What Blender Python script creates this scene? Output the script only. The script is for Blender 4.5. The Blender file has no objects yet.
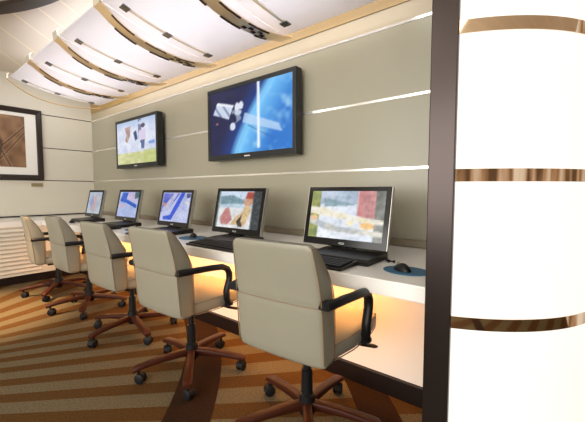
import bpy, bmesh, math, random
from mathutils import Vector, Matrix
random.seed(4)
scene = bpy.context.scene
C = scene.collection
PI = math.pi
H = 1.06            # eye height above the carpet
YW = 1.79           # wall with the televisions
XL = -4.76          # end wall on the left
ZC = 2.36           # ceiling

# ------------------------------------------------------------------ materials
def mat(name, col, rough=0.5, metal=0.0, spec=None, noise=None, bump=None, emit=None, trans=None, coat=None):
    m = bpy.data.materials.new(name); m.use_nodes = True
    nt = m.node_tree; b = nt.nodes['Principled BSDF']
    b.inputs['Base Color'].default_value = (*col, 1)
    b.inputs['Roughness'].default_value = rough
    b.inputs['Metallic'].default_value = metal
    if spec is not None: b.inputs['Specular IOR Level'].default_value = spec
    if coat: b.inputs['Coat Weight'].default_value = coat; b.inputs['Coat Roughness'].default_value = .08
    if emit:
        b.inputs['Emission Color'].default_value = (*emit[0], 1); b.inputs['Emission Strength'].default_value = emit[1]
    tc = nt.nodes.new('ShaderNodeTexCoord')
    if noise:                                   # noise = (scale, colour2, stretch)
        n = nt.nodes.new('ShaderNodeTexNoise'); n.inputs['Scale'].default_value = noise[0]; n.inputs['Detail'].default_value = 5
        mp = nt.nodes.new('ShaderNodeMapping'); mp.inputs['Scale'].default_value = noise[2] if len(noise) > 2 else (1, 1, 1)
        r = nt.nodes.new('ShaderNodeMix'); r.data_type = 'RGBA'
        nt.links.new(tc.outputs['Object'], mp.inputs[0]); nt.links.new(mp.outputs[0], n.inputs['Vector'])
        nt.links.new(n.outputs[0], r.inputs[0])
        r.inputs[6].default_value = (*col, 1); r.inputs[7].default_value = (*noise[1], 1)
        nt.links.new(r.outputs[2], b.inputs['Base Color'])
    if bump:
        n2 = nt.nodes.new('ShaderNodeTexNoise'); n2.inputs['Scale'].default_value = bump[0]; n2.inputs['Detail'].default_value = 4
        bp = nt.nodes.new('ShaderNodeBump'); bp.inputs['Strength'].default_value = bump[1]; bp.inputs['Distance'].default_value = .01
        nt.links.new(tc.outputs['Object'], n2.inputs['Vector']); nt.links.new(n2.outputs[0], bp.inputs['Height'])
        nt.links.new(bp.outputs[0], b.inputs['Normal'])
    return m

M = {}
M['leather'] = mat('beige_leather', (.262, .250, .194), .42, noise=(9, (.24, .228, .176)), bump=(120, .06))
M['piping'] = mat('tan_piping', (.22, .15, .085), .5)
M['black'] = mat('black_plastic', (.007, .007, .008), .42, spec=.3)
M['wheel'] = mat('caster_rubber', (.008, .008, .009), .55, spec=.22)
M['mahogany'] = mat('mahogany', (.024, .005, .0025), .45, spec=.2, noise=(14, (.060, .014, .005), (1, 1, 3)))
M['white_top'] = mat('white_worktop', (.86, .85, .81), .28)
M['white_panel'] = mat('white_lacquer', (.78, .76, .70), .35)
M['dark_kick'] = mat('dark_kickboard', (.010, .006, .005), .45, spec=.25)
M['mirror'] = mat('mirror_strip', (.95, .94, .90), .18, .7)
M['bronze_mirror'] = mat('bronze_mirror', (.80, .62, .45), .05, 1.0)
M['bronze'] = mat('dark_bronze', (.052, .040, .036), .28, .75, noise=(3, (.034, .026, .025), (1, 1, .3)))
M['wall'] = mat('sage_wall_panel', (.375, .355, .270), .33, noise=(1.4, (.34, .32, .242), (1, 1, .3)))
M['cream'] = mat('cream_wall_panel', (.68, .645, .55), .5)
M['frieze'] = mat('cream_frieze', (.42, .355, .25), .45)
M['cornice'] = mat('golden_cornice', (.38, .25, .085), .4)
M['ledge'] = mat('bronze_beige_ledge', (.26, .215, .15), .35, .3)
M['frame'] = mat('dark_wood_frame', (.022, .012, .008), .35)
M['mat_board'] = mat('white_mat_board', (.85, .84, .80), .8)
M['brass'] = mat('brass_plate', (.40, .33, .18), .4, .6)
M['gold'] = mat('gold_band', (.88, .66, .38), .30, .55)
M['tile'] = mat('smoked_mirror_tile', (.10, .07, .05), .12, .9)
M['clip'] = mat('dark_steel_clip', (.16, .17, .16), .25, .8)
M['rail'] = mat('champagne_rail', (.90, .85, .72), .25, .5)
M['bezel'] = mat('tv_bezel', (.014, .017, .018), .35)
M['pcblack'] = mat('piano_black', (.006, .006, .007), .16, spec=.3)
M['slab'] = mat('brushed_black_base', (.014, .012, .010), .35, spec=.3)
M['keys'] = mat('keycaps', (.012, .011, .011), .5, spec=.25)
M['silver'] = mat('silver_edge', (.55, .54, .50), .3, .8)
M['bluepad'] = mat('blue_mousepad', (.035, .16, .28), .55, noise=(12, (.02, .09, .18)))
M['mark'] = mat('pale_lettering', (.7, .7, .7), .4)
M['glow_white'] = mat('backlit_opal_acrylic', (.30, .29, .27), .45, emit=((1.0, .955, .87), .90))
M['led'] = mat('warm_led_strip', (1, .8, .5), .5, emit=((1.0, .55, .2), 2.0))
M['lampglass'] = mat('lamp_diffuser', (1, 1, 1), .5, emit=((1.0, .9, .75), 6.0))
M['dome'] = mat('grey_dome', (.45, .42, .38), .4)

def frosted():
    m = bpy.data.materials.new('frosted_glass'); m.use_nodes = True; nt = m.node_tree
    for n in list(nt.nodes): nt.nodes.remove(n)
    out = nt.nodes.new('ShaderNodeOutputMaterial')
    tr = nt.nodes.new('ShaderNodeBsdfTranslucent'); tr.inputs[0].default_value = (.86, .84, .86, 1)
    di = nt.nodes.new('ShaderNodeBsdfDiffuse'); di.inputs[0].default_value = (.84, .83, .86, 1)
    gl = nt.nodes.new('ShaderNodeBsdfGlossy'); gl.inputs['Roughness'].default_value = .25
    a = nt.nodes.new('ShaderNodeMixShader'); a.inputs[0].default_value = .5
    b = nt.nodes.new('ShaderNodeMixShader'); b.inputs[0].default_value = .05
    nt.links.new(tr.outputs[0], a.inputs[1]); nt.links.new(di.outputs[0], a.inputs[2])
    nt.links.new(a.outputs[0], b.inputs[1]); nt.links.new(gl.outputs[0], b.inputs[2]); nt.links.new(b.outputs[0], out.inputs[0])
    return m
M['frosted'] = frosted()

class NB:
    """tiny node builder"""
    def __init__(s, nt): s.nt = nt
    def math(s, op, a, b=None, c=None):
        n = s.nt.nodes.new('ShaderNodeMath'); n.operation = op
        for i, v in enumerate((a, b, c)):
            if v is None: continue
            if isinstance(v, (int, float)): n.inputs[i].default_value = v
            else: s.nt.links.new(v, n.inputs[i])
        return n.outputs[0]
    def mix(s, f, a, b):
        n = s.nt.nodes.new('ShaderNodeMix'); n.data_type = 'RGBA'
        for i, v in ((0, f), (6, a), (7, b)):
            if isinstance(v, tuple): n.inputs[i].default_value = (*v, 1)
            elif isinstance(v, (int, float)): n.inputs[i].default_value = v
            else: s.nt.links.new(v, n.inputs[i])
        return n.outputs[2]

def polar(nt, nb, cx, cy):
    tc = nt.nodes.new('ShaderNodeTexCoord'); sp = nt.nodes.new('ShaderNodeSeparateXYZ')
    nt.links.new(tc.outputs['Object'], sp.inputs[0])
    x = nb.math('SUBTRACT', sp.outputs[0], cx); y = nb.math('SUBTRACT', sp.outputs[1], cy)
    r = nb.math('SQRT', nb.math('ADD', nb.math('MULTIPLY', x, x), nb.math('MULTIPLY', y, y)))
    a = nb.math('MULTIPLY', nb.math('ARCTAN2', y, x), 180 / PI)
    return tc, r, a

def carpet():
    m = bpy.data.materials.new('striped_carpet'); m.use_nodes = True; nt = m.node_tree; nb = NB(nt)
    b = nt.nodes['Principled BSDF']; b.inputs['Roughness'].default_value = .95; b.inputs['Specular IOR Level'].default_value = .1
    tc, r, a = polar(nt, nb, -3.74, -1.26)
    n = nt.nodes.new('ShaderNodeTexNoise'); n.inputs['Scale'].default_value = 110; n.inputs['Detail'].default_value = 3
    nt.links.new(tc.outputs['Object'], n.inputs['Vector'])
    n2 = nt.nodes.new('ShaderNodeTexNoise'); n2.inputs['Scale'].default_value = 45; n2.inputs['Detail'].default_value = 4
    nt.links.new(tc.outputs['Object'], n2.inputs['Vector'])
    sp = nb.math('MULTIPLY', nb.math('SUBTRACT', n.outputs[0], .5), 2.2)
    sp = nb.math('ADD', sp, .5); 
    cl = nt.nodes.new('ShaderNodeClamp'); nt.links.new(sp, cl.inputs[0]); sp = cl.outputs[0]
    s1 = nb.math('DIVIDE', nb.math('SUBTRACT', a, 42.7), 4.07)
    _, r2, a2 = polar(nt, nb, -3.2, -.4)                     # the fan opens out towards the end wall
    s2 = nb.math('ADD', nb.math('DIVIDE', nb.math('SUBTRACT', a2, 78), 11.5), 6.12)
    mr = nt.nodes.new('ShaderNodeMapRange'); mr.interpolation_type = 'SMOOTHSTEP'
    nt.links.new(a, mr.inputs[0]); mr.inputs[1].default_value = 57; mr.inputs[2].default_value = 80
    sc = nb.math('ADD', nb.math('MULTIPLY', s1, nb.math('SUBTRACT', 1.0, mr.outputs[0])), nb.math('MULTIPLY', s2, mr.outputs[0]))
    fr = nb.math('FRACT', nb.math('ADD', sc, 100.0))
    light = nb.math('LESS_THAN', fr, .53)
    cream = nb.mix(sp, (.072, .057, .031), (.145, .119, .073))
    gold = nb.mix(sp, (.050, .025, .007), (.095, .047, .014))
    col = nb.mix(light, gold, cream)
    def ring(r0, r1): return nb.math('MULTIPLY', nb.math('GREATER_THAN', r, r0), nb.math('LESS_THAN', r, r1))
    dk = nb.math('MAXIMUM', ring(3.11, 3.335), nb.math('MAXIMUM', ring(4.03, 4.22), ring(4.95, 5.15)))
    dark = nb.mix(sp, (.016, .007, .003), (.032, .015, .007))
    col = nb.mix(dk, col, dark)
    nt.links.new(col, b.inputs['Base Color'])
    bp = nt.nodes.new('ShaderNodeBump'); bp.inputs['Strength'].default_value = .4; bp.inputs['Distance'].default_value = .004
    nt.links.new(n.outputs[0], bp.inputs['Height']); nt.links.new(bp.outputs[0], b.inputs['Normal'])
    return m
M['carpet'] = carpet()

def ceiling_mat():
    m = bpy.data.materials.new('radial_ceiling_boards'); m.use_nodes = True; nt = m.node_tree; nb = NB(nt)
    b = nt.nodes['Principled BSDF']; b.inputs['Roughness'].default_value = .28
    tc, r, a = polar(nt, nb, -1.15 * 1.15, -1.3 * 1.15)
    fr = nb.math('FRACT', nb.math('DIVIDE', nb.math('ADD', a, 4.7 * 100 - 126 + 2.35), 4.7))
    d = nb.math('MULTIPLY', nb.math('ABSOLUTE', nb.math('SUBTRACT', fr, .5)), r)      # ~ distance from a joint
    line = nb.math('LESS_THAN', d, .12)
    n = nt.nodes.new('ShaderNodeTexNoise'); n.inputs['Scale'].default_value = 2.2
    nt.links.new(tc.outputs['Object'], n.inputs['Vector'])
    base = nb.mix(n.outputs[0], (.66, .58, .47), (.74, .67, .57))
    nt.links.new(nb.mix(line, base, (.86, .76, .58)), b.inputs['Base Color'])
    return m
M['ceiling'] = ceiling_mat()

# ------------------------------------------------------------------ mesh builder
class MB:
    def __init__(s): s.v = []; s.f = []; s.mi = []; s.k = 0
    def add(s, vs, fs):
        o = len(s.v); s.v += [tuple(v) for v in vs]
        for f in fs: s.f.append(tuple(i + o for i in f)); s.mi.append(s.k)
        return s
    def box(s, x0, x1, y0, y1, z0, z1):
        vs = [(x, y, z) for x in (x0, x1) for y in (y0, y1) for z in (z0, z1)]
        return s.add(vs, [(0, 1, 3, 2), (4, 6, 7, 5), (0, 4, 5, 1), (2, 3, 7, 6), (0, 2, 6, 4), (1, 5, 7, 3)])
    def loft(s, rings, cap=True):
        n = len(rings[0]); vs = [p for r in rings for p in r]; fs = []
        for i in range(len(rings) - 1):
            for j in range(n):
                a = i * n + j; b = i * n + (j + 1) % n
                fs.append((a, b, b + n, a + n))
        if cap:
            fs.append(tuple(range(n - 1, -1, -1))); fs.append(tuple((len(rings) - 1) * n + j for j in range(n)))
        return s.add(vs, fs)
    def tube(s, pts, ra, rb=None, n=12, up=(1, 0, 0)):
        """sweep an ellipse; ra in the 'up' direction, rb across. radii may be lists"""
        pts = [Vector(p) for p in pts]; rings = []
        for i, p in enumerate(pts):
            t = (pts[min(i + 1, len(pts) - 1)] - pts[max(i - 1, 0)]).normalized()
            u = Vector(up); u = (u - t * u.dot(t))
            if u.length < 1e-4: u = Vector((0, 0, 1)) - t * t.z
            if u.length < 1e-4: u = Vector((0, 1, 0)) - t * t.y
            u.normalize(); w = t.cross(u)
            a = ra[i] if isinstance(ra, (list, tuple)) else ra
            b = a if rb is None else (rb[i] if isinstance(rb, (list, tuple)) else rb)
            rings.append([p + u * (a * math.cos(2 * PI * k / n)) + w * (b * math.sin(2 * PI * k / n)) for k in range(n)])
        return s.loft(rings)
    def lathe(s, prof, n=24, c=(0, 0, 0), axis='z'):
        rings = []
        for r, z in prof:
            ring = []
            for k in range(n):
                a = 2 * PI * k / n
                p = (r * math.cos(a), r * math.sin(a), z)
                if axis == 'x': p = (p[2], p[0], p[1])
                if axis == 'y': p = (p[0], p[2], p[1])
                ring.append((p[0] + c[0], p[1] + c[1], p[2] + c[2]))
            rings.append(ring)
        return s.loft(rings)
    def xf(s, mt): s.v = [tuple(mt @ Vector(v)) for v in s.v]; return s
    def build(s, name, mats, parent=None, smooth=True, bevel=0, loc=None, angle=35, seg=2):
        me = bpy.data.meshes.new(name); me.from_pydata(s.v, [], s.f)
        if not isinstance(mats, (list, tuple)): mats = [mats]
        for m in mats: me.materials.append(m)
        for p, k in zip(me.polygons, s.mi): p.material_index = k
        bm = bmesh.new(); bm.from_mesh(me); bmesh.ops.recalc_face_normals(bm, faces=bm.faces); bm.to_mesh(me); bm.free()
        if smooth:
            for p in me.polygons: p.use_smooth = True
            me.set_sharp_from_angle(angle=math.radians(angle))
        o = bpy.data.objects.new(name, me); C.objects.link(o)
        if parent: o.parent = parent
        if loc: o.location = loc
        if bevel:
            b = o.modifiers.new('bevel', 'BEVEL'); b.width = bevel; b.segments = seg; b.limit_method = 'ANGLE'; b.angle_limit = math.radians(40)
        return o

def box(x0, x1, y0, y1, z0, z1): return MB().box(x0, x1, y0, y1, z0, z1)
def thing(name, label, cat, loc=(0, 0, 0), rz=0, group=None):
    o = bpy.data.objects.new(name, None); C.objects.link(o); o.empty_display_size = .1
    o.location = loc; o.rotation_euler = (0, 0, rz); o['label'] = label; o['category'] = cat
    if group: o['group'] = group
    return o
def tag(o, label, cat, group=None):
    o['label'] = label; o['category'] = cat
    if group: o['group'] = group
    return o
def struct(o, label=None):
    o['kind'] = 'structure'
    if label: o['label'] = label
    return o
def copy_tree(o, parent=None):
    c = o.copy(); C.objects.link(c)
    if parent: c.parent = parent
    for ch in [q for q in bpy.data.objects if q.parent == o]: copy_tree(ch, c)
    return c

# ------------------------------------------------------------------ painted pictures (screens, artwork)
def in_poly(x, y, P):
    c = False; j = len(P) - 1
    for i in range(len(P)):
        if (P[i][1] > y) != (P[j][1] > y) and x < (P[j][0] - P[i][0]) * (y - P[i][1]) / (P[j][1] - P[i][1]) + P[i][0]: c = not c
        j = i
    return c
def srgb(c): return tuple(((v / 255 + .055) / 1.055) ** 2.4 if v / 255 > .04 else v / 255 / 12.92 for v in c)
def vnoise(x, y, seed=0):
    def hsh(i, j): return (math.sin(i * 127.1 + j * 311.7 + seed * 17.3) * 43758.5453) % 1
    i, j = math.floor(x), math.floor(y); fx, fy = x - i, y - j
    fx = fx * fx * (3 - 2 * fx); fy = fy * fy * (3 - 2 * fy)
    return (hsh(i, j) * (1 - fx) + hsh(i + 1, j) * fx) * (1 - fy) + (hsh(i, j + 1) * (1 - fx) + hsh(i + 1, j + 1) * fx) * fy
def picture_mesh(name, w, h, nx, ny, fn, m, parent, y):
    """upright picture in the XZ plane facing -Y; fn(u,v) -> srgb 0..255"""
    vs = [((i / nx - .5) * w, y, (j / ny) * h) for j in range(ny + 1) for i in range(nx + 1)]
    fs = [(j * (nx + 1) + i, j * (nx + 1) + i + 1, (j + 1) * (nx + 1) + i + 1, (j + 1) * (nx + 1) + i) for j in range(ny) for i in range(nx)]
    me = bpy.data.meshes.new(name); me.from_pydata(vs, [], fs); me.materials.append(m)
    at = me.color_attributes.new('picture', 'FLOAT_COLOR', 'POINT')
    for j in range(ny + 1):
        for i in range(nx + 1):
            acc = [0, 0, 0]
            for a in (-.25, .25):
                for b in (-.25, .25):
                    c = fn(min(max((i + a) / nx, 0), 1), min(max((j + b) / ny, 0), 1))
                    for q in range(3): acc[q] += c[q] / 4
            at.data[j * (nx + 1) + i].color = (*srgb([min(max(v, 0), 255) for v in acc]), 1)
    o = bpy.data.objects.new(name, me); C.objects.link(o); o.parent = parent
    return o
def picture_mat(name, strength, gloss=.05):
    m = bpy.data.materials.new(name); m.use_nodes = True; nt = m.node_tree; b = nt.nodes['Principled BSDF']
    a = nt.nodes.new('ShaderNodeAttribute'); a.attribute_name = 'picture'
    if strength:
        b.inputs['Base Color'].default_value = (.01, .01, .01, 1); b.inputs['Roughness'].default_value = gloss; b.inputs['Specular IOR Level'].default_value = .25
        nt.links.new(a.outputs['Color'], b.inputs['Emission Color']); b.inputs['Emission Strength'].default_value = strength
    else:
        nt.links.new(a.outputs['Color'], b.inputs['Base Color']); b.inputs['Roughness'].default_value = .5
    return m
M['screen'] = picture_mat('lit_screen', 1.0, .35)
M['glossy_screen'] = picture_mat('lit_glossy_screen', 1.12, .12)
M['print'] = picture_mat('printed_picture', 0)

def mixc(a, b, t): t = min(max(t, 0), 1); return tuple(x + (y - x) * t for x, y in zip(a, b))
def ell(u, v, cx, cy, rx, ry): return ((u - cx) / rx) ** 2 + ((v - cy) / ry) ** 2 < 1

def pic_satellite(u, v):
    limb = .50 + .42 * (v ** 1.3) - .12
    d = u - limb
    if d < 0: c = mixc((20, 70, 160), (24, 30, 74), -d / .30)
    else: c = mixc((120, 200, 252), (40, 118, 205), d / .35)
    if d > -.10 and d < .05: c = mixc((130, 205, 250), c, abs(d + .02) / .1)
    if d > .02:
        k = vnoise(u * 9 + v * 4, v * 8 - u * 3, 2) * .6 + vnoise(u * 22, v * 17, 5) * .4
        c = mixc(c, (170, 215, 245), max(0, k - .45) * 1.6)
    if in_poly(u, v, [(.47, .60), (.86, .36), (.90, .24), (.44, .46)]): c = mixc(c, (190, 216, 246), .8)
    if in_poly(u, v, [(.50, .42), (.80, .17), (.82, .15), (.52, .39)]): c = (40, 70, 130)
    if in_poly(u, v, [(.11, .84), (.33, .745), (.265, .54), (.045, .66)]):
        c = (205, 215, 235) if (int((u * .9 + v * .45) * 40) % 4) else (120, 135, 165)
    if in_poly(u, v, [(.11, .835), (.33, .74), (.32, .71), (.09, .80)]): c = (235, 238, 245)
    if in_poly(u, v, [(.30, .66), (.38, .68), (.43, .52), (.35, .46)]): c = (140, 150, 175)
    if in_poly(u, v, [(.30, .60), (.35, .63), (.37, .5), (.33, .45)]): c = (25, 35, 70)
    if ell(u, v, .375, .70, .03, .075) or ell(u, v, .425, .72, .028, .06): c = (222, 228, 240)
    if ell(u, v, .385, .62, .045, .04): c = (200, 208, 225)
    if ell(u, v, .315, .42, .035, .06): c = (215, 222, 236)
    if ell(u, v, .10, .50, .02, .014): c = (170, 120, 110)
    if .622 < u < .648 and v > .05: c = (238, 246, 255)
    return c
def pic_sport(u, v):
    c = mixc((190, 200, 228), (240, 242, 250), vnoise(u * 9, v * 8, 3) * .6 + vnoise(u * 25, v * 20, 13) * .4)
    if v > .8: c = mixc(c, (165, 190, 225), (v - .8) * 4)
    if v < .27: c = mixc((190, 196, 130), (226, 224, 182), vnoise(u * 12, v * 16, 9))
    if v < .30 and u > .7: c = mixc(c, (170, 185, 90), .4)
    if .58 < u < .66 and v > .45 and vnoise(u * 30, v * 12, 4) > .45: c = (120, 120, 160)
    if in_poly(u, v, [(.22, .86), (.38, .88), (.36, .66), (.29, .50), (.23, .55), (.27, .7)]): c = mixc((150, 112, 105), (205, 180, 170), vnoise(u * 20, v * 12, 5))
    if in_poly(u, v, [(.45, .72), (.53, .76), (.56, .56), (.50, .52)]): c = (60, 75, 120)
    if ell(u, v, .70, .84, .05, .05): c = (75, 70, 95)
    if in_poly(u, v, [(.60, .74), (.76, .76), (.76, .52), (.62, .50)]): c = (215, 205, 230)
    if in_poly(u, v, [(.64, .52), (.74, .52), (.72, .32), (.65, .32)]): c = (85, 105, 145)
    if in_poly(u, v, [(.82, .46), (.97, .48), (.97, .40), (.84, .40)]): c = (120, 155, 220)
    return c
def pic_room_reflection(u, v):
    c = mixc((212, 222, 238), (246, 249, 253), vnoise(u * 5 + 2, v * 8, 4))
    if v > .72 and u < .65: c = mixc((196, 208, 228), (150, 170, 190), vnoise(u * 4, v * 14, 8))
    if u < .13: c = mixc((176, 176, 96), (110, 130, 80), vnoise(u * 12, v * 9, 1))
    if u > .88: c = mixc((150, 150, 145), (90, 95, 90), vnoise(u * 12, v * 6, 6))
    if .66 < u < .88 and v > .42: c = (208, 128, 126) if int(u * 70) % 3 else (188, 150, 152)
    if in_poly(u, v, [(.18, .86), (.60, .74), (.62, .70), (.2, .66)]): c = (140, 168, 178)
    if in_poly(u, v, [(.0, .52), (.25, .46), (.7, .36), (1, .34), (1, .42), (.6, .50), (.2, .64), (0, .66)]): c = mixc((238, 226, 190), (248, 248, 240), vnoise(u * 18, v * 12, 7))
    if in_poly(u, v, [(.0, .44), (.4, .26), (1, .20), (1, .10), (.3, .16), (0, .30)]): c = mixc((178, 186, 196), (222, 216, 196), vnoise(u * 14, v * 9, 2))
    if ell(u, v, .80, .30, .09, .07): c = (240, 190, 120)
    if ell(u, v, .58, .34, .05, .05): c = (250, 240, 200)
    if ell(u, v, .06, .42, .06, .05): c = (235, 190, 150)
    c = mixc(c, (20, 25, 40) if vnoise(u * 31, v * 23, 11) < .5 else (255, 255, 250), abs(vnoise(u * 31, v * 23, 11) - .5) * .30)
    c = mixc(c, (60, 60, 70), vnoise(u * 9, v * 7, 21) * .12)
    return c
def pic_person_lake(u, v):
    c = mixc((150, 180, 205), (205, 222, 232), vnoise(u * 4, v * 6, 3))
    if v > .80: c = (200, 215, 235)
    if in_poly(u, v, [(.05, .86), (.35, .90), (.66, .74), (.6, .66), (.3, .66), (.05, .62)]): c = (112, 145, 158)
    if v < .55: c = mixc((205, 206, 208), (236, 236, 236), vnoise(u * 8, v * 9, 5))
    if in_poly(u, v, [(.10, .25), (.20, .52), (.27, .56), (.34, .40), (.40, .22), (.30, .08), (.14, .08)]): c = (186, 120, 118)
    if in_poly(u, v, [(.36, .10), (.50, .34), (.62, .42), (.66, .62), (.74, .70), (.80, .52), (.76, .30), (.70, .08)]): c = mixc((226, 198, 150), (190, 150, 100), vnoise(u * 10, v * 10, 1))
    if ell(u, v, .71, .72, .055, .09): c = (205, 150, 125)
    if in_poly(u, v, [(.62, .66), (.68, .99), (.86, .99), (.84, .70), (.74, .60)]): c = (176, 76, 62) if v > .8 else (205, 150, 120)
    if in_poly(u, v, [(.50, .18), (.62, .38), (.60, .20), (.66, .06), (.56, .04)]): c = (52, 44, 40)
    if u > .82: c = (52, 58, 62)
    if u < .04: c = (95, 115, 115)
    c = mixc(c, (20, 25, 40) if vnoise(u * 31, v * 23, 11) < .5 else (255, 255, 250), abs(vnoise(u * 31, v * 23, 11) - .5) * .30)
    c = mixc(c, (60, 60, 70), vnoise(u * 9, v * 7, 21) * .12)
    return c
def pic_blue_a(u, v):
    c = mixc((170, 180, 225), (200, 205, 235), vnoise(u * 4, v * 4, 2))
    if in_poly(u, v, [(.02, .98), (.62, .98), (.30, .45), (.02, .3)]): c = mixc((42, 70, 190), (120, 120, 205), vnoise(u * 8, v * 8, 4) * 1.0)
    if in_poly(u, v, [(.42, 1), (.55, 1), (.25, .35), (.05, .32), (.04, .44)]): c = (178, 178, 210)
    if in_poly(u, v, [(.66, 1), (.80, 1), (.62, .50), (.42, .05), (.12, .05), (.12, .16), (.36, .22)]): c = (25, 72, 205)
    if in_poly(u, v, [(.84, .98), (.98, .98), (.98, .84), (.86, .8)]): c = (60, 70, 120)
    if ell(u, v, .1, .58, .08, .05): c = (196, 132, 110)
    if ell(u, v, .9, .66, .06, .04): c = (230, 220, 190)
    c = mixc(c, (20, 25, 40) if vnoise(u * 31, v * 23, 11) < .5 else (255, 255, 250), abs(vnoise(u * 31, v * 23, 11) - .5) * .30)
    c = mixc(c, (60, 60, 70), vnoise(u * 9, v * 7, 21) * .12)
    return c
def pic_blue_b(u, v):
    c = mixc((150, 168, 215), (178, 190, 228), vnoise(u * 4, v * 4, 6))
    if in_poly(u, v, [(.05, .62), (.15, .98), (.45, .98), (.38, .72), (.95, .50), (.95, .36), (.4, .56)]): c = (20, 78, 190)
    if in_poly(u, v, [(.45, .98), (.9, .98), (.92, .58), (.42, .72)]): c = (196, 178, 210)
    if in_poly(u, v, [(.78, 1), (1, 1), (1, .78), (.82, .72)]): c = (40, 90, 100)
    if in_poly(u, v, [(.02, .5), (.3, .52), (.35, .40), (.02, .36)]): c = (190, 170, 190)
    c = mixc(c, (20, 25, 40) if vnoise(u * 31, v * 23, 11) < .5 else (255, 255, 250), abs(vnoise(u * 31, v * 23, 11) - .5) * .30)
    c = mixc(c, (60, 60, 70), vnoise(u * 9, v * 7, 21) * .12)
    return c
def pic_far(u, v):
    c = mixc((150, 165, 185), (185, 192, 205), vnoise(u * 4, v * 4, 3))
    if in_poly(u, v, [(.35, .15), (.45, .8), (.62, .85), (.66, .5), (.55, .12)]): c = (190, 150, 150)
    if in_poly(u, v, [(.1, .5), (.3, .85), (.45, .55), (.3, .2)]): c = (120, 140, 190)
    c = mixc(c, (20, 25, 40) if vnoise(u * 31, v * 23, 11) < .5 else (255, 255, 250), abs(vnoise(u * 31, v * 23, 11) - .5) * .30)
    c = mixc(c, (60, 60, 70), vnoise(u * 9, v * 7, 21) * .12)
    return c
def pic_art(u, v):
    k = vnoise(u * 3 + v * 2, v * 5, 3) * .6 + vnoise(u * 13, v * 11, 8) * .4
    c = mixc((92, 64, 44), (178, 140, 104), k)
    for (a, b, s, w) in ((.15, .95, .35, .018), (.42, .85, -.2, .014), (.95, .75, -.85, .016), (.9, .55, -.7, .014), (.55, .1, .55, .012), (.75, .05, .4, .014), (.62, .98, -.12, .016)):
        d = abs((u - a) - s * (b - v))
        if d < w: c = mixc((60, 40, 26), c, .25)
        elif d < 2 * w: c = mixc((205, 172, 134), c, .45)
    if u < .62 and v < .35 and vnoise(u * 5, v * 5, 1) > .5: c = mixc(c, (196, 176, 140), .6)
    if in_poly(u, v, [(.60, .0), (.67, .45), (.58, .8), (.55, .4), (.5, 0)]): c = mixc(c, (48, 32, 22), .6)
    return c

# ------------------------------------------------------------------ room
struct(box(XL - .1, 2.6, -3.6, YW + .1, ZC, ZC + .06).build('ceiling', M['ceiling'], smooth=False))
# television wall: sage panels with a reveal behind each mirror strip, cream frieze on top
TR = [H + .122, H + .506, H + .893]
w = MB()
FZ = H - H / 1.15
zs = [FZ] + TR + [ZC]
for i in range(4):
    w.k = 1 if i == 3 else 0
    w.box(XL, .30, YW, YW + .08, zs[i] + (.006 if i else 0), zs[i + 1] - (.006 if i < 3 else 0))
w.k = 2; w.box(XL, .30, YW - .006, YW + .01, H + .995, ZC)
w.k = 0; w.box(XL, .30, YW + .03, YW + .1, FZ, ZC)
struct(w.build('wall_back', [M['wall'], M['frieze'], M['cornice']], smooth=False))
wl = MB(); 
for i in range(4): wl.box(XL - .08, XL, -3.6, YW, zs[i] + (.005 if i else 0), zs[i + 1] - (.005 if i < 3 else 0))
wl.box(XL - .1, XL - .03, -3.6, YW, FZ, ZC)
struct(wl.build('wall_left', M['cream'], smooth=False))
n = 1
for z in TR:
    struct(box(XL + .001, -.32, YW - .004, YW + .02, z - .0065, z + .0065).build('trim_%d' % n, M['mirror'], smooth=False)); n += 1
for z in TR:
    struct(box(XL - .012, XL - .003, -3.5, YW - .006, z - .0045, z + .0045).build('trim_%d' % n, M['bronze'], smooth=False)); n += 1
struct(box(XL + .001, XL + .012, .80, YW - .05, .764, .776).build('trim_%d' % n, M['dark_kick'], smooth=False)); n += 1
struct(box(XL + .002, -.32, YW - .045, YW - .001, .762, .80).build('trim_%d' % n, M['ledge'], smooth=False, bevel=.004)); n += 1

# ------------------------------------------------------------------ long desk
XD0, XD1, YD = XL + .002, -.262, 1.05
dk = thing('long_desk', 'long white built-in desk running the whole length of the television wall', 'desk', (-2.5, 1.4, H))
def dpart(mb, name, m, **k):
    return mb.xf(Matrix.Translation((2.5, -1.4, -H))).build(name, m, dk, **k)
dpart(box(XD0, XD1, YD, YW - .002, .705, .76), 'desktop', M['white_top'], smooth=False, bevel=.004)
# ------------------------------------------------------------------ framed picture and its plate
pf = thing('framed_picture', 'large botanical print with white mat and dark wooden frame', 'picture', (XL + .002, .79, H + .127))
W2, HH = .455, .80
fr = MB()
prof = [(0.0, 0.0), (.055, 0.0), (.055, .020), (.045, .030), (.012, .036), (0, .028)]    # inward, height, outwards from the wall
def corner(sx, sz):
    out = []
    for d, t in prof:
        y = (W2 - d) * sx; z = (d if sz < 0 else HH - d); out.append((t, y, z))
    return out
rr = [corner(-1, -1), corner(1, -1), corner(1, 1), corner(-1, 1), corner(-1, -1)]
fr.loft(rr, cap=False); fr.build('frame', M['frame'], pf, smooth=False)
box(.001, .012, -.402, .402, .053, HH - .053).build('mat_board', M['mat_board'], pf, smooth=False)
art = picture_mesh('artwork', .59, .57, 60, 60, lambda u, v: pic_art(u, v), M['print'], pf, 0)
art.rotation_euler = (0, 0, PI / 2); art.location = (.0135, 0, .137)
tag(box(XL + .001, XL + .008, 1.125, 1.235, H + .048, H + .088).build('name_plate', M['brass'], smooth=False, bevel=.001),
    'small brass plate under the lower right corner of the framed print', 'plate')

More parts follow.
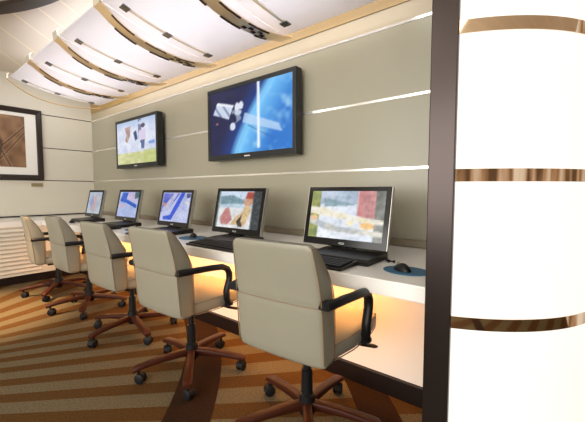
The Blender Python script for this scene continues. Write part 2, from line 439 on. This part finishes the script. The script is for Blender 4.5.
# ------------------------------------------------------------------ televisions
def television(label, xc, zb, w_, h_, fn):
    t = thing('television', label, 'television', (xc + .004, 1.69, zb), 0, 'televisions on the wall')
    b = .030
    MB().box(-w_ / 2, w_ / 2, .004, .062, 0, h_).build('housing', M['bezel'], t, smooth=False, bevel=.003)
    f = MB()
    f.box(-w_ / 2, w_ / 2, 0, .01, 0, b + .012); f.box(-w_ / 2, w_ / 2, 0, .01, h_ - b, h_)
    f.box(-w_ / 2, -w_ / 2 + b, 0, .01, b + .012, h_ - b); f.box(w_ / 2 - b, w_ / 2, 0, .01, b + .012, h_ - b)
    f.build('bezel', M['bezel'], t, smooth=False, bevel=.0015)
    s = picture_mesh('screen', w_ - 2 * b, h_ - 2 * b - .012, 100, 62, fn, M['screen'], t, .0035); s.location = (0, 0, b + .012)
    box(-.03, .03, -.0012, .001, .014, .022).build('maker_mark', M['mark'], t, smooth=False)
    box(-.18, .18, .062, .098, h_ * .25, h_ * .75).build('wall_bracket', M['black'], t, smooth=False)
    return t
television('black wall television showing a satellite above the blue Earth', -1.77, H + .237, .90, .553, pic_satellite)
television('black wall television showing pale figures over a yellow-green field', -3.425, H + .242, .87, .515, pic_sport)

# ------------------------------------------------------------------ computers
def text_mesh(txt, size):
    cu = bpy.data.curves.new('lettering', 'FONT'); cu.body = txt; cu.size = size; cu.extrude = .0003; cu.align_x = 'CENTER'
    o = bpy.data.objects.new('lettering', cu); C.objects.link(o)
    dg = bpy.context.evaluated_depsgraph_get(); dg.update()
    me = bpy.data.meshes.new_from_object(o.evaluated_get(dg)); bpy.data.objects.remove(o); bpy.data.curves.remove(cu)
    return me
logo_me = text_mesh('ASUS', .014); logo_me.materials.clear(); logo_me.materials.append(M['mark'])
DZ = .7605
def computer(label, xc, yc, fn, rz=0, W=.445, Hh=.288, sy=0, tilt=12):
    t = thing('desktop_computer', label, 'computer', (xc, yc, DZ), rz, 'computers along the desk')
    # black base slab with sloping front
    sb = MB()
    sb.loft([[(x, -.17, 0), (x, .03, 0), (x, .03, .030), (x, -.16, .024), (x, -.17, .016)] for x in (-.09, .212)])
    sb.build('base', M['slab'], t, smooth=False, bevel=.002)
    st = MB(); st.tube([(0, .0, .02), (0, .035, .08), (0, .05, .15), (0, .036, .18)], .045, .010, 12)
    st.box(-.06, .06, .0, .03, .026, .034); st.build('stand', M['pcblack'], t)
    mt = Matrix.Translation((0, -.012, .038)) @ Matrix.Rotation(math.radians(-tilt), 4, 'X')
    dm = MB().box(-W / 2, W / 2, .0035, .026, 0, Hh).xf(mt); d = dm.build('display', M['pcblack'], t, smooth=False, bevel=.004)
    bz = .022; f = MB()
    f.box(-W / 2 + .003, W / 2 - .003, 0, .004, 0.002, bz + .012); f.box(-W / 2 + .003, W / 2 - .003, 0, .004, Hh - bz, Hh - .002)
    f.box(-W / 2 + .003, -W / 2 + bz + .003, 0, .004, bz + .012, Hh - bz); f.box(W / 2 - bz - .003, W / 2 - .003, 0, .004, bz + .012, Hh - bz)
    f.xf(mt).build('bezel', M['pcblack'], d, smooth=False)
    for a_ in (W / 2 - .001, -W / 2 - .0015): box(a_, a_ + .0025, .002, .022, .002, Hh - .002).xf(mt).build('edge_trim', M['silver'], d, smooth=False)
    s = picture_mesh('screen', W - 2 * bz - .006, Hh - 2 * bz - .012, 56, 38, fn, M['glossy_screen'], d, .0015)
    s.matrix_local = mt @ Matrix.Translation((0, 0, bz + .012))
    lg = bpy.data.objects.new('logo', logo_me); C.objects.link(lg); lg.parent = d
    lg.matrix_local = mt @ Matrix.Translation((0, -.0006, .010)) @ Matrix.Rotation(PI / 2, 4, 'X')
    return t
def keyboard(label, xc, yc, rz=0, first=[None]):
    if first[0]:
        k = copy_tree(first[0]); k.location = (xc, yc, DZ); k.rotation_euler = (0, 0, rz); k['label'] = label; return k
    t = thing('keyboard', label, 'keyboard', (xc, yc, DZ), rz, 'keyboards along the desk')
    MB().loft([[(x, -.065, 0), (x, .065, 0), (x, .065, .017), (x, -.060, .010), (x, -.065, .006)] for x in (-.20, .20)]).build('case', M['slab'], t, smooth=False, bevel=.0015)
    kk = MB()
    for r in range(5):
        y = -.050 + r * .0215; z = .0112 + r * .0012
        for c_ in range(19):
            x = -.189 + c_ * .0200
            if r == 0 and 4 <= c_ <= 9:
                if c_ > 4: continue
                kk.box(x, x + .1175, y, y + .018, z - .002, z + .006); continue
            kk.box(x, x + .0175, y, y + .018, z - .002, z + .006)
    kk.build('keys', M['keys'], t, smooth=False)
    first[0] = t
    return t
def mouse(label, xc, yc, rz, first=[None]):
    if first[0]:
        k = copy_tree(first[0]); k.location = (xc, yc, DZ + .0032); k.rotation_euler = (0, 0, rz); k['label'] = label; return k
    t = thing('computer_mouse', label, 'mouse', (xc, yc, DZ + .0032), rz, 'mice along the desk')
    rings = []
    for i in range(11):
        a = i / 10; y = -.040 + .08 * a; q = math.sin(PI * min(max(a * .96 + .02, 0), 1)) ** .45
        hw = .023 * q; hz = .028 * q * (1 - .25 * abs(a - .42) * 2)
        rings.append([(hw * math.cos(p), y, max(0, hz * math.sin(p))) if math.sin(p) > 0 else (hw * math.cos(p), y, 0) for p in [2 * PI * k / 20 for k in range(20)]])
    MB().loft(rings).build('shell', M['black'], t, angle=60)
    MB().lathe([(.001, -.004), (.009, -.0035), (.010, 0), (.009, .0035), (.001, .004)], 16, (0, .020, .018), 'x').build('scroll_wheel', M['silver'], t)
    first[0] = t
    return t
def mousepad(label, xc, yc, a, b, rz=0):
    rings = []
    for s_, z in ((.985, 0), (1, .001), (1, .002), (.985, .003)):
        rings.append([(a * s_ * math.cos(2 * PI * k / 40), b * s_ * math.sin(2 * PI * k / 40), z) for k in range(40)])
    o = MB().loft(rings).build('mousepad', M['bluepad'], smooth=True, loc=(xc, yc, DZ - .0002)); o.rotation_euler = (0, 0, rz)
    return tag(o, label, 'mousepad', 'mousepads along the desk')

MX = [-.782, -1.53, -2.215, -2.955, -3.67]
YM = 1.36
computer('nearest desktop computer, beside the dark bronze post, bright pale screen with red patch', MX[0], YM, pic_room_reflection)
computer('desktop computer showing a seated person by a lake, second from the bronze post', MX[1], YM, pic_person_lake, 0, .435, .285)
computer('desktop computer with diagonal blue and lilac stripes on its screen, middle of the row', MX[2], YM, pic_blue_a, 0, .415, .275)
computer('desktop computer with a blue bent shape on pale screen, below the farther television', MX[3], YM, pic_blue_b, 0, .40, .278)
computer('farthest desktop computer, in the wall corner, greyish screen', MX[4], YM, pic_far, 0, .36, .275)
kl = ['black keyboard in front of the nearest computer', 'black keyboard in front of the seated-person screen', 'black keyboard in front of the blue and lilac striped screen',
      'black keyboard in front of the blue bent shape screen', 'black keyboard in front of the farthest computer']
for i, (x, y) in enumerate([(-.815, 1.122), (-1.40, 1.122), (-2.12, 1.122), (-2.86, 1.122)]): keyboard(kl[i], x, y)
mousepad('blue oval mousepad at the right end of the desk by the bronze post', -.428, 1.22, .085, .07)
mouse('black mouse on the mousepad beside the bronze post', -.440, 1.212, math.radians(60))
mousepad('blue mousepad between the striped screen and the seated-person screen', -1.80, 1.24, .095, .08)
mouse('black mouse on the mousepad right of the striped screen', -1.81, 1.255, math.radians(50))
mousepad('blue mousepad left of the striped screen computer', -2.53, 1.22, .075, .065)
mouse('black mouse on the mousepad left of the striped screen', -2.53, 1.22, math.radians(40))
mouse('black mouse on the bare white desk in front of the farthest computer', -3.52, 1.125, math.radians(80))
cb = MB(); cb.tube([(-.565, 1.372, DZ + .006), (-.552, 1.335, DZ + .007), (-.538, 1.322, DZ + .006), (-.512, 1.325, DZ + .006)], [.004, .005, .007, .008], None, 10)
tag(cb.build('cable_plug', M['black']), 'short black cable plug lying right of the nearest computer', 'cable')

# ------------------------------------------------------------------ ceiling feature: hung frosted panels with gold bands
PZ = [(.845, 1.085), (.88, 1.055), (.93, 1.02), (.99, .988), (1.06, .962), (1.15, .942), (1.25, .930), (1.36, .926), (1.47, .934), (1.58, .952), (1.66, .972)]
def pz(y):
    for a, b in zip(PZ[:-1], PZ[1:]):
        if y <= b[0]: return a[1] + (b[1] - a[1]) * max(0, (y - a[0]) / (b[0] - a[0])) + H
    return PZ[-1][1] + H
QZ = [(.845, 1.100), (.90, 1.082), (.966, 1.060), (1.06, 1.036), (1.16, 1.016), (1.256, 1.002), (1.36, .990), (1.47, .982), (1.58, .979), (1.68, .981)]
def qz(y):
    for a, b in zip(QZ[:-1], QZ[1:]):
        if y <= b[0]: return a[1] + (b[1] - a[1]) * max(0, (y - a[0]) / (b[0] - a[0])) + H
    return QZ[-1][1] + H
def strip(x0, x1, y0, y1, dz0, dz1, nn=28, pz=pz):
    rings = []
    for i in range(nn + 1):
        y = y0 + (y1 - y0) * i / nn; z = pz(y); rings.append([(x0, y, z + dz0), (x1, y, z + dz0), (x1, y, z + dz1), (x0, y, z + dz1)])
    return MB().loft(rings)
BX = [-.66, -1.375, -2.095, -2.79, -3.45, -4.16]
pl = ['frosted ceiling panel nearest the column, largest in view', 'frosted ceiling panel above the satellite television', 'frosted ceiling panel between the two televisions',
      'frosted ceiling panel above the farther television', 'frosted ceiling panel farthest along, over the wall corner']
for i in range(5):
    x1, x0 = BX[i], BX[i + 1]
    t = thing('ceiling_panel', 'hanging ' + pl[i], 'ceiling panel', (0, 0, 0), 0, 'hanging frosted ceiling panels')
    strip(x0 + .006, x1 - .006, .86, 1.66, 0, .008, pz=qz).build('frosted_sheet', M['frosted'], t, angle=60)
    xr = x0 + .105
    strip(xr - .009, xr + .009, .93, 1.56, -.009, -.001, pz=qz).build('rail', M['rail'], t, angle=60)
    for y in (.95, 1.215, 1.53):
        z = qz(y); a = math.atan2(qz(y + .03) - qz(y - .03), .06)
        cl = MB().box(-.026, .026, -.022, .022, -.0165, -.0095).xf(Matrix.Translation((xr, y, z)) @ Matrix.Rotation(a, 4, 'X'))
        cl.build('clip', M['clip'], t, smooth=False)
    for xx in (x0 + .1, x1 - .1):
        for y in (1.1, 1.5): MB().tube([(xx, y, qz(y) + .006), (xx, y, ZC - .001)], .003, None, 8).build('hanger', M['rail'], t)
bl = ['gold curved ceiling band nearest the column', 'gold curved ceiling band second from the column', 'gold curved ceiling band third from the column', 'gold curved ceiling band between the last two frosted panels', 'gold curved ceiling band at the far end of the frosted panels']
for i, x in enumerate(BX[1:]):
    t = thing('ceiling_band', bl[i], 'ceiling band', (0, 0, 0), 0, 'gold bands between the ceiling panels')
    hw = .042 if i < 4 else .012
    strip(x - hw, x + hw, .835, 1.66, -.022, -.014).build('band', M['gold'], t, angle=60)
    # upturned near end
    zz = pz(.845) - .022
    MB().loft([[(x - hw, .835, zz), (x + hw, .835, zz), (x + hw, .843, zz), (x - hw, .843, zz)],
               [(x - hw, .830, zz + .05), (x + hw, .830, zz + .05), (x + hw, .838, zz + .05), (x - hw, .838, zz + .05)],
               [(x - hw, .850, zz + .07), (x + hw, .850, zz + .07), (x + hw, .850, zz + .062), (x - hw, .850, zz + .062)]]).build('end_bracket', M['rail'], t, smooth=False)
    for y in (1.1, 1.5): MB().tube([(x + .02, y, qz(y) + .004), (x + .02, y, ZC - .001)], .003, None, 8).build('hanger', M['rail'], t)
    if i < 4:
        for s, segs in ((1, [(.90, 1.03), (1.10, 1.24), (1.30, 1.46)]), (-1, [(.95, 1.08), (1.17, 1.31), (1.42, 1.52)])):
            for a, b in segs:
                strip(x + s * .040 - .006, x + s * .040 + .006, a, b, -.027, -.0225, 8).build('mirror_tile', M['tile'], t, smooth=False)
        for k in range(5):
            tl = MB()
            y = 1.30 + k * .035
            z = pz(y) - .0245; tl.box(x - .024 + (k % 2) * .02, x - .002 + (k % 2) * .02, y, y + .028, z - .001, z + .002)
            tl.build('mirror_tile', M['tile'], t, smooth=False)
# dark ring edging the round ceiling dome, top left
rg = MB(); rings = []
for k in range(96):
    a = 2 * PI * k / 96
    rings.append([(r * math.cos(a), r * math.sin(a), z) for r, z in ((1.91, 0), (2.0, 0), (2.0, -.03), (1.91, -.03))])
rings.append(rings[0]); rg.loft(rings, cap=False)
tag(rg.build('ceiling_ring', M['frame'], loc=(-2.56 / 1.15, -1.30 / 1.15, ZC - .001)), 'dark curved ring on the ceiling at the upper left corner', 'ceiling ring')


# the far wall, desk and hung ceiling were laid out in eye-height units: bring them to real size
S = 1.15
SM = Matrix.Translation((0, 0, H)) @ Matrix.Scale(S, 4) @ Matrix.Translation((0, 0, -H))
done = set()
for o in list(C.objects):
    if o.type == 'MESH' and o.data.name not in done:
        done.add(o.data.name)
        if o.parent is None and o.location.length < 1e-6: o.data.transform(SM)
        else: o.data.transform(Matrix.Scale(S, 4))
for o in list(C.objects):
    for md in o.modifiers: md.width *= S
    if o.parent is None:
        if o.type == 'EMPTY' or o.location.length > 1e-6: o.location = SM @ o.location
    else: o.location = o.location * S
XL *= S; YW *= S; ZC = H + (ZC - H) * S

struct(box(XL - .1, 2.6, -3.6, YW + .1, -.06, 0).build('floor', M['carpet'], smooth=False))
DB = H - (H - .705) * S          # underside of the desktop
def dpart2(mb, name, m, **k):
    return mb.xf(Matrix.Translation(-dk.location)).build(name, m, dk, **k)
XC = -4.755                      # front of the vent cabinet on the end wall
xs = [XC + .002, -3.95, -3.15, -2.35, -1.55, -.95, -.36]
for a, b in zip(xs[:-1], xs[1:]):
    dpart2(box(a + .0012, b - .0012, 1.63, 1.66, .095, DB), 'modesty_panel', M['white_panel'], smooth=False)
dpart2(box(XC + .002, -.36, 1.605, 1.66, 0.001, .095), 'kickboard', M['dark_kick'], smooth=False)
led = dpart2(box(XC + .05, -.60, 1.60, 1.622, DB - .012, DB - .0005), 'light_strip', M['led'], smooth=False)
led['label'] = 'warm glowing light strip under the desk'
# louvred vent cabinet along the end wall
lv = thing('louvered_cabinet', 'low cream cabinet with louvred front along the end wall, under the framed print', 'cabinet', (XC, .2, 0))
x1 = -(XC - XL) + .002
MB().box(x1, -.002, -1.6, .995, .095, DB - .001).build('body', M['cream'], lv, smooth=False)
box(x1, .012, -1.6, YD * S - .2 - .0005, DB, DB + .0632).build('worktop', M['white_top'], lv, smooth=False, bevel=.004)
box(x1, -.004, -1.6, 1.40, .001, .095).build('kickboard', M['dark_kick'], lv, smooth=False)
fm = MB()
fm.box(0, .016, -.50, .50, .64, DB - .001); fm.box(0, .016, -.5, 1.40, .096, .125); fm.box(0, .016, .98, 1.40, .125, .64); fm.box(0, .016, .50, .98, .64, DB - .001); fm.box(0, .016, .98, 1.40, .64, DB - .001)
fm.build('frame', M['cream'], lv, smooth=False)
for (a, b) in ((-.50, .22), (.26, .98)):
    sl = MB()
    for k in range(11):
        z = .128 + k * .0465
        sl.loft([[(.002, y, z + .036), (.004, y, z + .040), (.026, y, z + .010), (.024, y, z + .003)] for y in (a, b)])
    sl.build('slats', M['cream'], lv, smooth=False)

# ------------------------------------------------------------------ office chairs
def sup(hw, hy, e=5, n=36):
    out = []
    for k in range(n):
        a = 2 * PI * k / n; c, s_ = math.cos(a), math.sin(a)
        out.append((hw * math.copysign(abs(c) ** (2 / e), c), hy * math.copysign(abs(s_) ** (2 / e), s_)))
    return out
def interp(T, z):
    for a, b in zip(T[:-1], T[1:]):
        if z <= b[0]:
            t = (z - a[0]) / (b[0] - a[0]); t = max(0, t)
            return [p + (q - p) * t for p, q in zip(a[1:], b[1:])]
    return list(T[-1][1:])
# z, half width, outer y, inner y
BK = [(.412, .192, -.192, -.140), (.422, .204, -.212, -.128), (.455, .206, -.220, -.126), (.55, .2065, -.229, -.122), (.645, .205, -.237, -.124), (.70, .2025, -.243, -.135), (.75, .199, -.250, -.158),
      (.80, .194, -.259, -.188), (.848, .188, -.267, -.222), (.866, .181, -.269, -.237), (.873, .169, -.267, -.243)]
def make_chair(label):
    t = thing('office_chair', label, 'chair', (0, 0, 0), 0, 'office chairs along the desk')
    rings = []
    N = 44
    for i in range(N + 1):
        z = .412 + (.873 - .412) * i / N
        hw, yo, yi = interp(BK, z)
        g = math.exp(-((z - .648) / .0055) ** 2) * .004
        cy = (yo + yi) / 2; hy = (yi - yo) / 2 - g; hw2 = hw - g
        ring = []
        for x, y in sup(hw2, hy, 7 if True else 5, 44):
            ring.append((x, cy + y - .012 * (1 - (x / .22) ** 2) * (1 if y < 0 else -1), z))   # gently crowned
        rings.append(ring)
    MB().loft(rings).build('backrest', M['leather'], t, angle=50)
    for sx in (-1, 1):
        pts = []
        for which in (0, 1):
            row = []
            for i in range(24):
                z = .436 + (.860 - .436) * i / 23
                hw, yo, yi = interp(BK, z)
                hy = (yi - yo) / 2; cy = (yi + yo) / 2
                row.append((sx * (hw * .985 + .0005), cy + (hy * .86 if which else -hy * .86), z))
            pts += row[::-1] if which else row
        MB().tube(pts, .0024, None, 6).build('piping', M['piping'], t)
    MB().tube([(-.203, -.2385, .648), (-.1, -.2475, .648), (0, -.2495, .648), (.1, -.2475, .648), (.203, -.2385, .648)], .0016, None, 6).build('seam', M['piping'], t)
    # seat cushion: boxed, rising slightly to a rounded front edge
    ST = [(-.175, .185, .415, .470), (-.10, .205, .410, .482), (0, .228, .412, .490), (.10, .236, .416, .496), (.18, .236, .422, .500), (.225, .232, .430, .500), (.255, .222, .445, .492), (.268, .205, .460, .480)]
    rings = []
    for i in range(31):
        y = -.175 + .443 * i / 30
        hw, z0, z1 = interp(ST, y); cz = (z0 + z1) / 2; hz = (z1 - z0) / 2
        rings.append([(x, y, cz + z + (.006 * (1 - (x / .24) ** 2) if z > 0 else 0)) for x, z in sup(hw, hz, 5.5, 36)])
    s = MB().loft(rings).build('seat', M['leather'], t, angle=50)
    for sx in (-1, 1):
        pts = []
        for up in (0, 1):
            row = []
            for i in range(20):
                y = -.12 + .372 * i / 19; hw, z0, z1 = interp(ST, y); cz = (z0 + z1) / 2; hz = (z1 - z0) / 2
                row.append((sx * hw * .985, y, cz + (hz * .82 if up else -hz * .82)))
            pts += row[::-1] if up else row
        MB().tube(pts, .0024, None, 6).build('piping', M['piping'], s)
    for sx in (-1, 1):
        P = [(-.235, .662), (-.20, .664), (-.12, .664), (-.04, .662), (.02, .656), (.052, .640), (.068, .612), (.068, .578), (.056, .545), (.046, .515), (.048, .485), (.060, .455), (.075, .438)]
        Pf = []
        for i in range(len(P) - 1):
            for q in (0, .5): Pf.append((P[i][0] + (P[i + 1][0] - P[i][0]) * q, P[i][1] + (P[i + 1][1] - P[i][1]) * q))
        Pf.append(P[-1])
        a = MB().tube([(sx * (.222 + .034 * min(1, i / 6) if i < len(Pf) - 4 else .250), y, z) for i, (y, z) in enumerate(Pf)], .020, .0165, 14)
        a.box(*sorted((sx * .190, sx * .226)), -.232, -.200, .645, .675)
        a.box(*sorted((sx * .214, sx * .256)), .055, .095, .424, .446)
        a.build('armrest', M['black'], t)
    mc = MB().box(-.09, .09, -.10, .10, .375, .413); mc.box(-.03, .03, -.17, -.10, .385, .405)
    mc.build('seat_mechanism', M['black'], t, smooth=False, bevel=.008)
    MB().tube([(.07, .06, .402), (.15, .075, .404), (.19, .085, .404), (.22, .095, .402), (.265, .115, .398), (.28, .12, .397)], [.005, .005, .006, .016, .017, .006], [.005, .005, .005, .005, .005, .003], 12, up=(0, 1, 0)).build('lever', M['black'], t)
    MB().lathe([(.012, .376), (.017, .376), (.017, .27), (.024, .268), (.026, .16), (.034, .155), (.037, .12), (.037, .075), (.030, .062), (.010, .060)], 24).build('gas_lift', M['black'], t)
    return t
def chair_base(t, phase):
    leg_m, hood_m, wh_m = make_chair.meshes
    for k in range(5):
        a = math.radians(phase + 72 * k)
        l = bpy.data.objects.new('base_leg', leg_m); C.objects.link(l); l.parent = t; l.rotation_euler = (0, 0, a)
        c = bpy.data.objects.new('caster', wh_m); C.objects.link(c); c.parent = l; c.location = (.292, 0, 0); c.rotation_euler = (0, 0, random.uniform(0, PI))
def leg_meshes():
    rings = []
    for x, hw, z0, z1 in [(.030, .021, .085, .128), (.08, .021, .088, .127), (.16, .022, .086, .119), (.24, .024, .080, .107), (.290, .025, .072, .099), (.312, .024, .066, .093), (.322, .018, .066, .086)]:
        r = []
        for y, z in sup(hw, (z1 - z0) / 2, 4, 20): r.append((x, y, (z0 + z1) / 2 + z))
        rings.append(r)
    l = MB().loft(rings).build('base_leg', M['mahogany'])
    c = MB()
    for s in (-1, 1):
        c.lathe([(.004, s * .006), (.022, s * .006), (.0275, s * .009), (.0275, s * .019), (.022, s * .023), (.006, s * .024)], 22, (.012, 0, .0275), 'y')
    c.tube([(0, 0, .04), (0, 0, .075)], .007, None, 10)
    rings = []
    for i in range(9):
        a = PI * i / 8; rings.append([(.012 + q * math.cos(a), y, .0275 + q * math.sin(a)) for q, y in ((.0285, -.008), (.0285, .008), (.020, .008), (.020, -.008))])
    c.loft(rings)
    c = c.build('caster', M['wheel'])
    m = (l.data, None, c.data); bpy.data.objects.remove(l); bpy.data.objects.remove(c)
    return m
make_chair.meshes = leg_meshes()
LBL = ['nearest beige leather office chair, in front of the computer by the bronze post',
       'beige leather office chair second nearest, to the left of the nearest chair',
       'middle beige leather office chair of the row of five',
       'beige leather office chair fourth from the bronze post, second from the end wall',
       'farthest beige leather office chair, next to the louvred vent panel']
#        x      y     heading  base phase
CH = [(-.840, 1.16, 4, 21, 0), (-1.665, 1.13, 2, 33, .01), (-2.470, 1.165, 1, 63, .03), (-3.280, 1.165, -1, 42, .03), (-4.00, 1.14, -7, 33, .06)]
proto = make_chair(LBL[0])
seats = [proto] + [copy_tree(proto) for _ in CH[1:]]
for o, l, (x, y, hd, ph, dz) in zip(seats, LBL, CH):
    for c in [q for q in bpy.data.objects if q.parent == o]:        # each seat is set to its own height on the gas lift
        if not c.name.startswith('gas_lift'): c.location.z = -dz
    o.location = (x, y, 0); o.rotation_euler = (0, 0, math.radians(hd)); o['label'] = l
    chair_base(o, ph - hd)

# ------------------------------------------------------------------ backlit column with bronze edge post
CXc, CYc, RC = -.399, 1.5, .5215
col = thing('backlit_column', 'glowing white round column wrapped with mirrored bands at the right', 'column', (CXc, CYc, 0))
A0, A1 = math.radians(-70.2), math.radians(75)
def arc_shell(r0, r1, z0, z1, nn=48):
    rings = []
    for i in range(nn + 1):
        a = A0 + (A1 - A0) * i / nn
        rings.append([(r * math.cos(a), r * math.sin(a), z) for r, z in ((r0, z0), (r1, z0), (r1, z1), (r0, z1))])
    return MB().loft(rings)
arc_shell(RC - .03, RC, 0.001, ZC - .001).build('glowing_shell', M['glow_white'], col, angle=20)
for zc in (H + .443, H + .043, H - .375):
    arc_shell(RC - .003, RC + .0025, zc - .0175, zc + .0175).build('mirror_band', M['bronze_mirror'], col, angle=20)
post = MB().box(-.2925, -.2215, .995, YW - .002, 0.001, ZC - .001)
tag(post.build('edge_post', M['bronze'], smooth=False, bevel=.003), 'tall dark bronze post edging the glowing column', 'post')

# ------------------------------------------------------------------ lights
def area(name, loc, rot, sx, sy, col, power, spread=None):
    l = bpy.data.lights.new(name, 'AREA'); l.shape = 'RECTANGLE'; l.size = sx; l.size_y = sy; l.color = col; l.energy = power
    if spread: l.spread = math.radians(spread)
    o = bpy.data.objects.new(name, l); C.objects.link(o); o.location = loc; o.rotation_euler = rot
    return o
# cove light above the hanging panels, washing ceiling and wall top
area('cove_light', (-2.85, 1.42, ZC - .04), (0, 0, 0), 4.2, .6, (.95, .96, 1.0), 36)
area('cove_wall_light', (-2.85, 1.80, ZC - .12), (math.radians(35), 0, 0), 4.3, .05, (1.0, .66, .30), 2)
# warm strip below the desk
area('under_desk_light', (-2.5, 1.42, DB - .015), (math.radians(12), 0, 0), 3.7, .06, (1.0, .42, .12), 30)
# unseen overhead fill lamps, added to light the room
for i, (x, y, p) in enumerate([(-3.4, -.9, 14), (-1.4, -1.1, 13), (.6, -1.0, 10)]):
    area('fill_overhead', (x, y, ZC - .05), (0, 0, 0), .8, .8, (1.0, .93, .82), p)
area('fill_behind_camera', (-.6, -3.3, 1.5), (math.radians(90), 0, 0), 5.5, 1.8, (1.0, .975, .93), 245)  # broad fill added behind the camera to brighten wall and desk
def spot(loc, tgt, col, p, ang, blend=.6, r=.05):
    l = bpy.data.lights.new('downlight', 'SPOT'); l.color = col; l.energy = p; l.spot_size = math.radians(ang); l.spot_blend = blend; l.shadow_soft_size = r
    o = bpy.data.objects.new('downlight', l); C.objects.link(o); o.location = loc
    o.rotation_euler = (Vector(tgt) - Vector(loc)).to_track_quat('-Z', 'Y').to_euler()
spot((-3.75, .05, ZC - .04), (-3.80, .42, 0), (1.0, .60, .29), 1200, 42, .95)

wd = bpy.data.worlds.new('invented_surround'); scene.world = wd; wd.use_nodes = True; nt = wd.node_tree  # made-up noise surroundings, put in for reflections and ambient light
bg = nt.nodes['Background']; tc = nt.nodes.new('ShaderNodeTexCoord'); mp = nt.nodes.new('ShaderNodeMapping'); mp.inputs['Scale'].default_value = (5, 5, 1.2)
nz = nt.nodes.new('ShaderNodeTexNoise'); nz.inputs['Scale'].default_value = 1.6; nz.inputs['Detail'].default_value = 2
rp = nt.nodes.new('ShaderNodeValToRGB'); e = rp.color_ramp.elements
e[0].position = .38; e[0].color = (.16, .10, .06, 1); e[1].position = .62; e[1].color = (1.0, .95, .88, 1)
m_ = e.new(.47); m_.color = (.55, .36, .22, 1)
nt.links.new(tc.outputs['Generated'], mp.inputs[0]); nt.links.new(mp.outputs[0], nz.inputs['Vector']); nt.links.new(nz.outputs[0], rp.inputs[0]); nt.links.new(rp.outputs[0], bg.inputs[0])
bg.inputs[1].default_value = .9

# ------------------------------------------------------------------ camera
cd = bpy.data.cameras.new('camera'); cam = bpy.data.objects.new('camera', cd); C.objects.link(cam)
cd.sensor_width = 36; cd.lens = 331 / 585 * 36; cd.clip_start = .02
cam.location = (0, 0, H); cam.rotation_euler = (math.radians(86.5), 0, math.radians(38.5))
scene.camera = cam
vs = scene.view_settings; vs.view_transform = 'Standard'; vs.look = 'None'; vs.gamma = 1; vs.use_curve_mapping = False; vs.exposure = 0.0
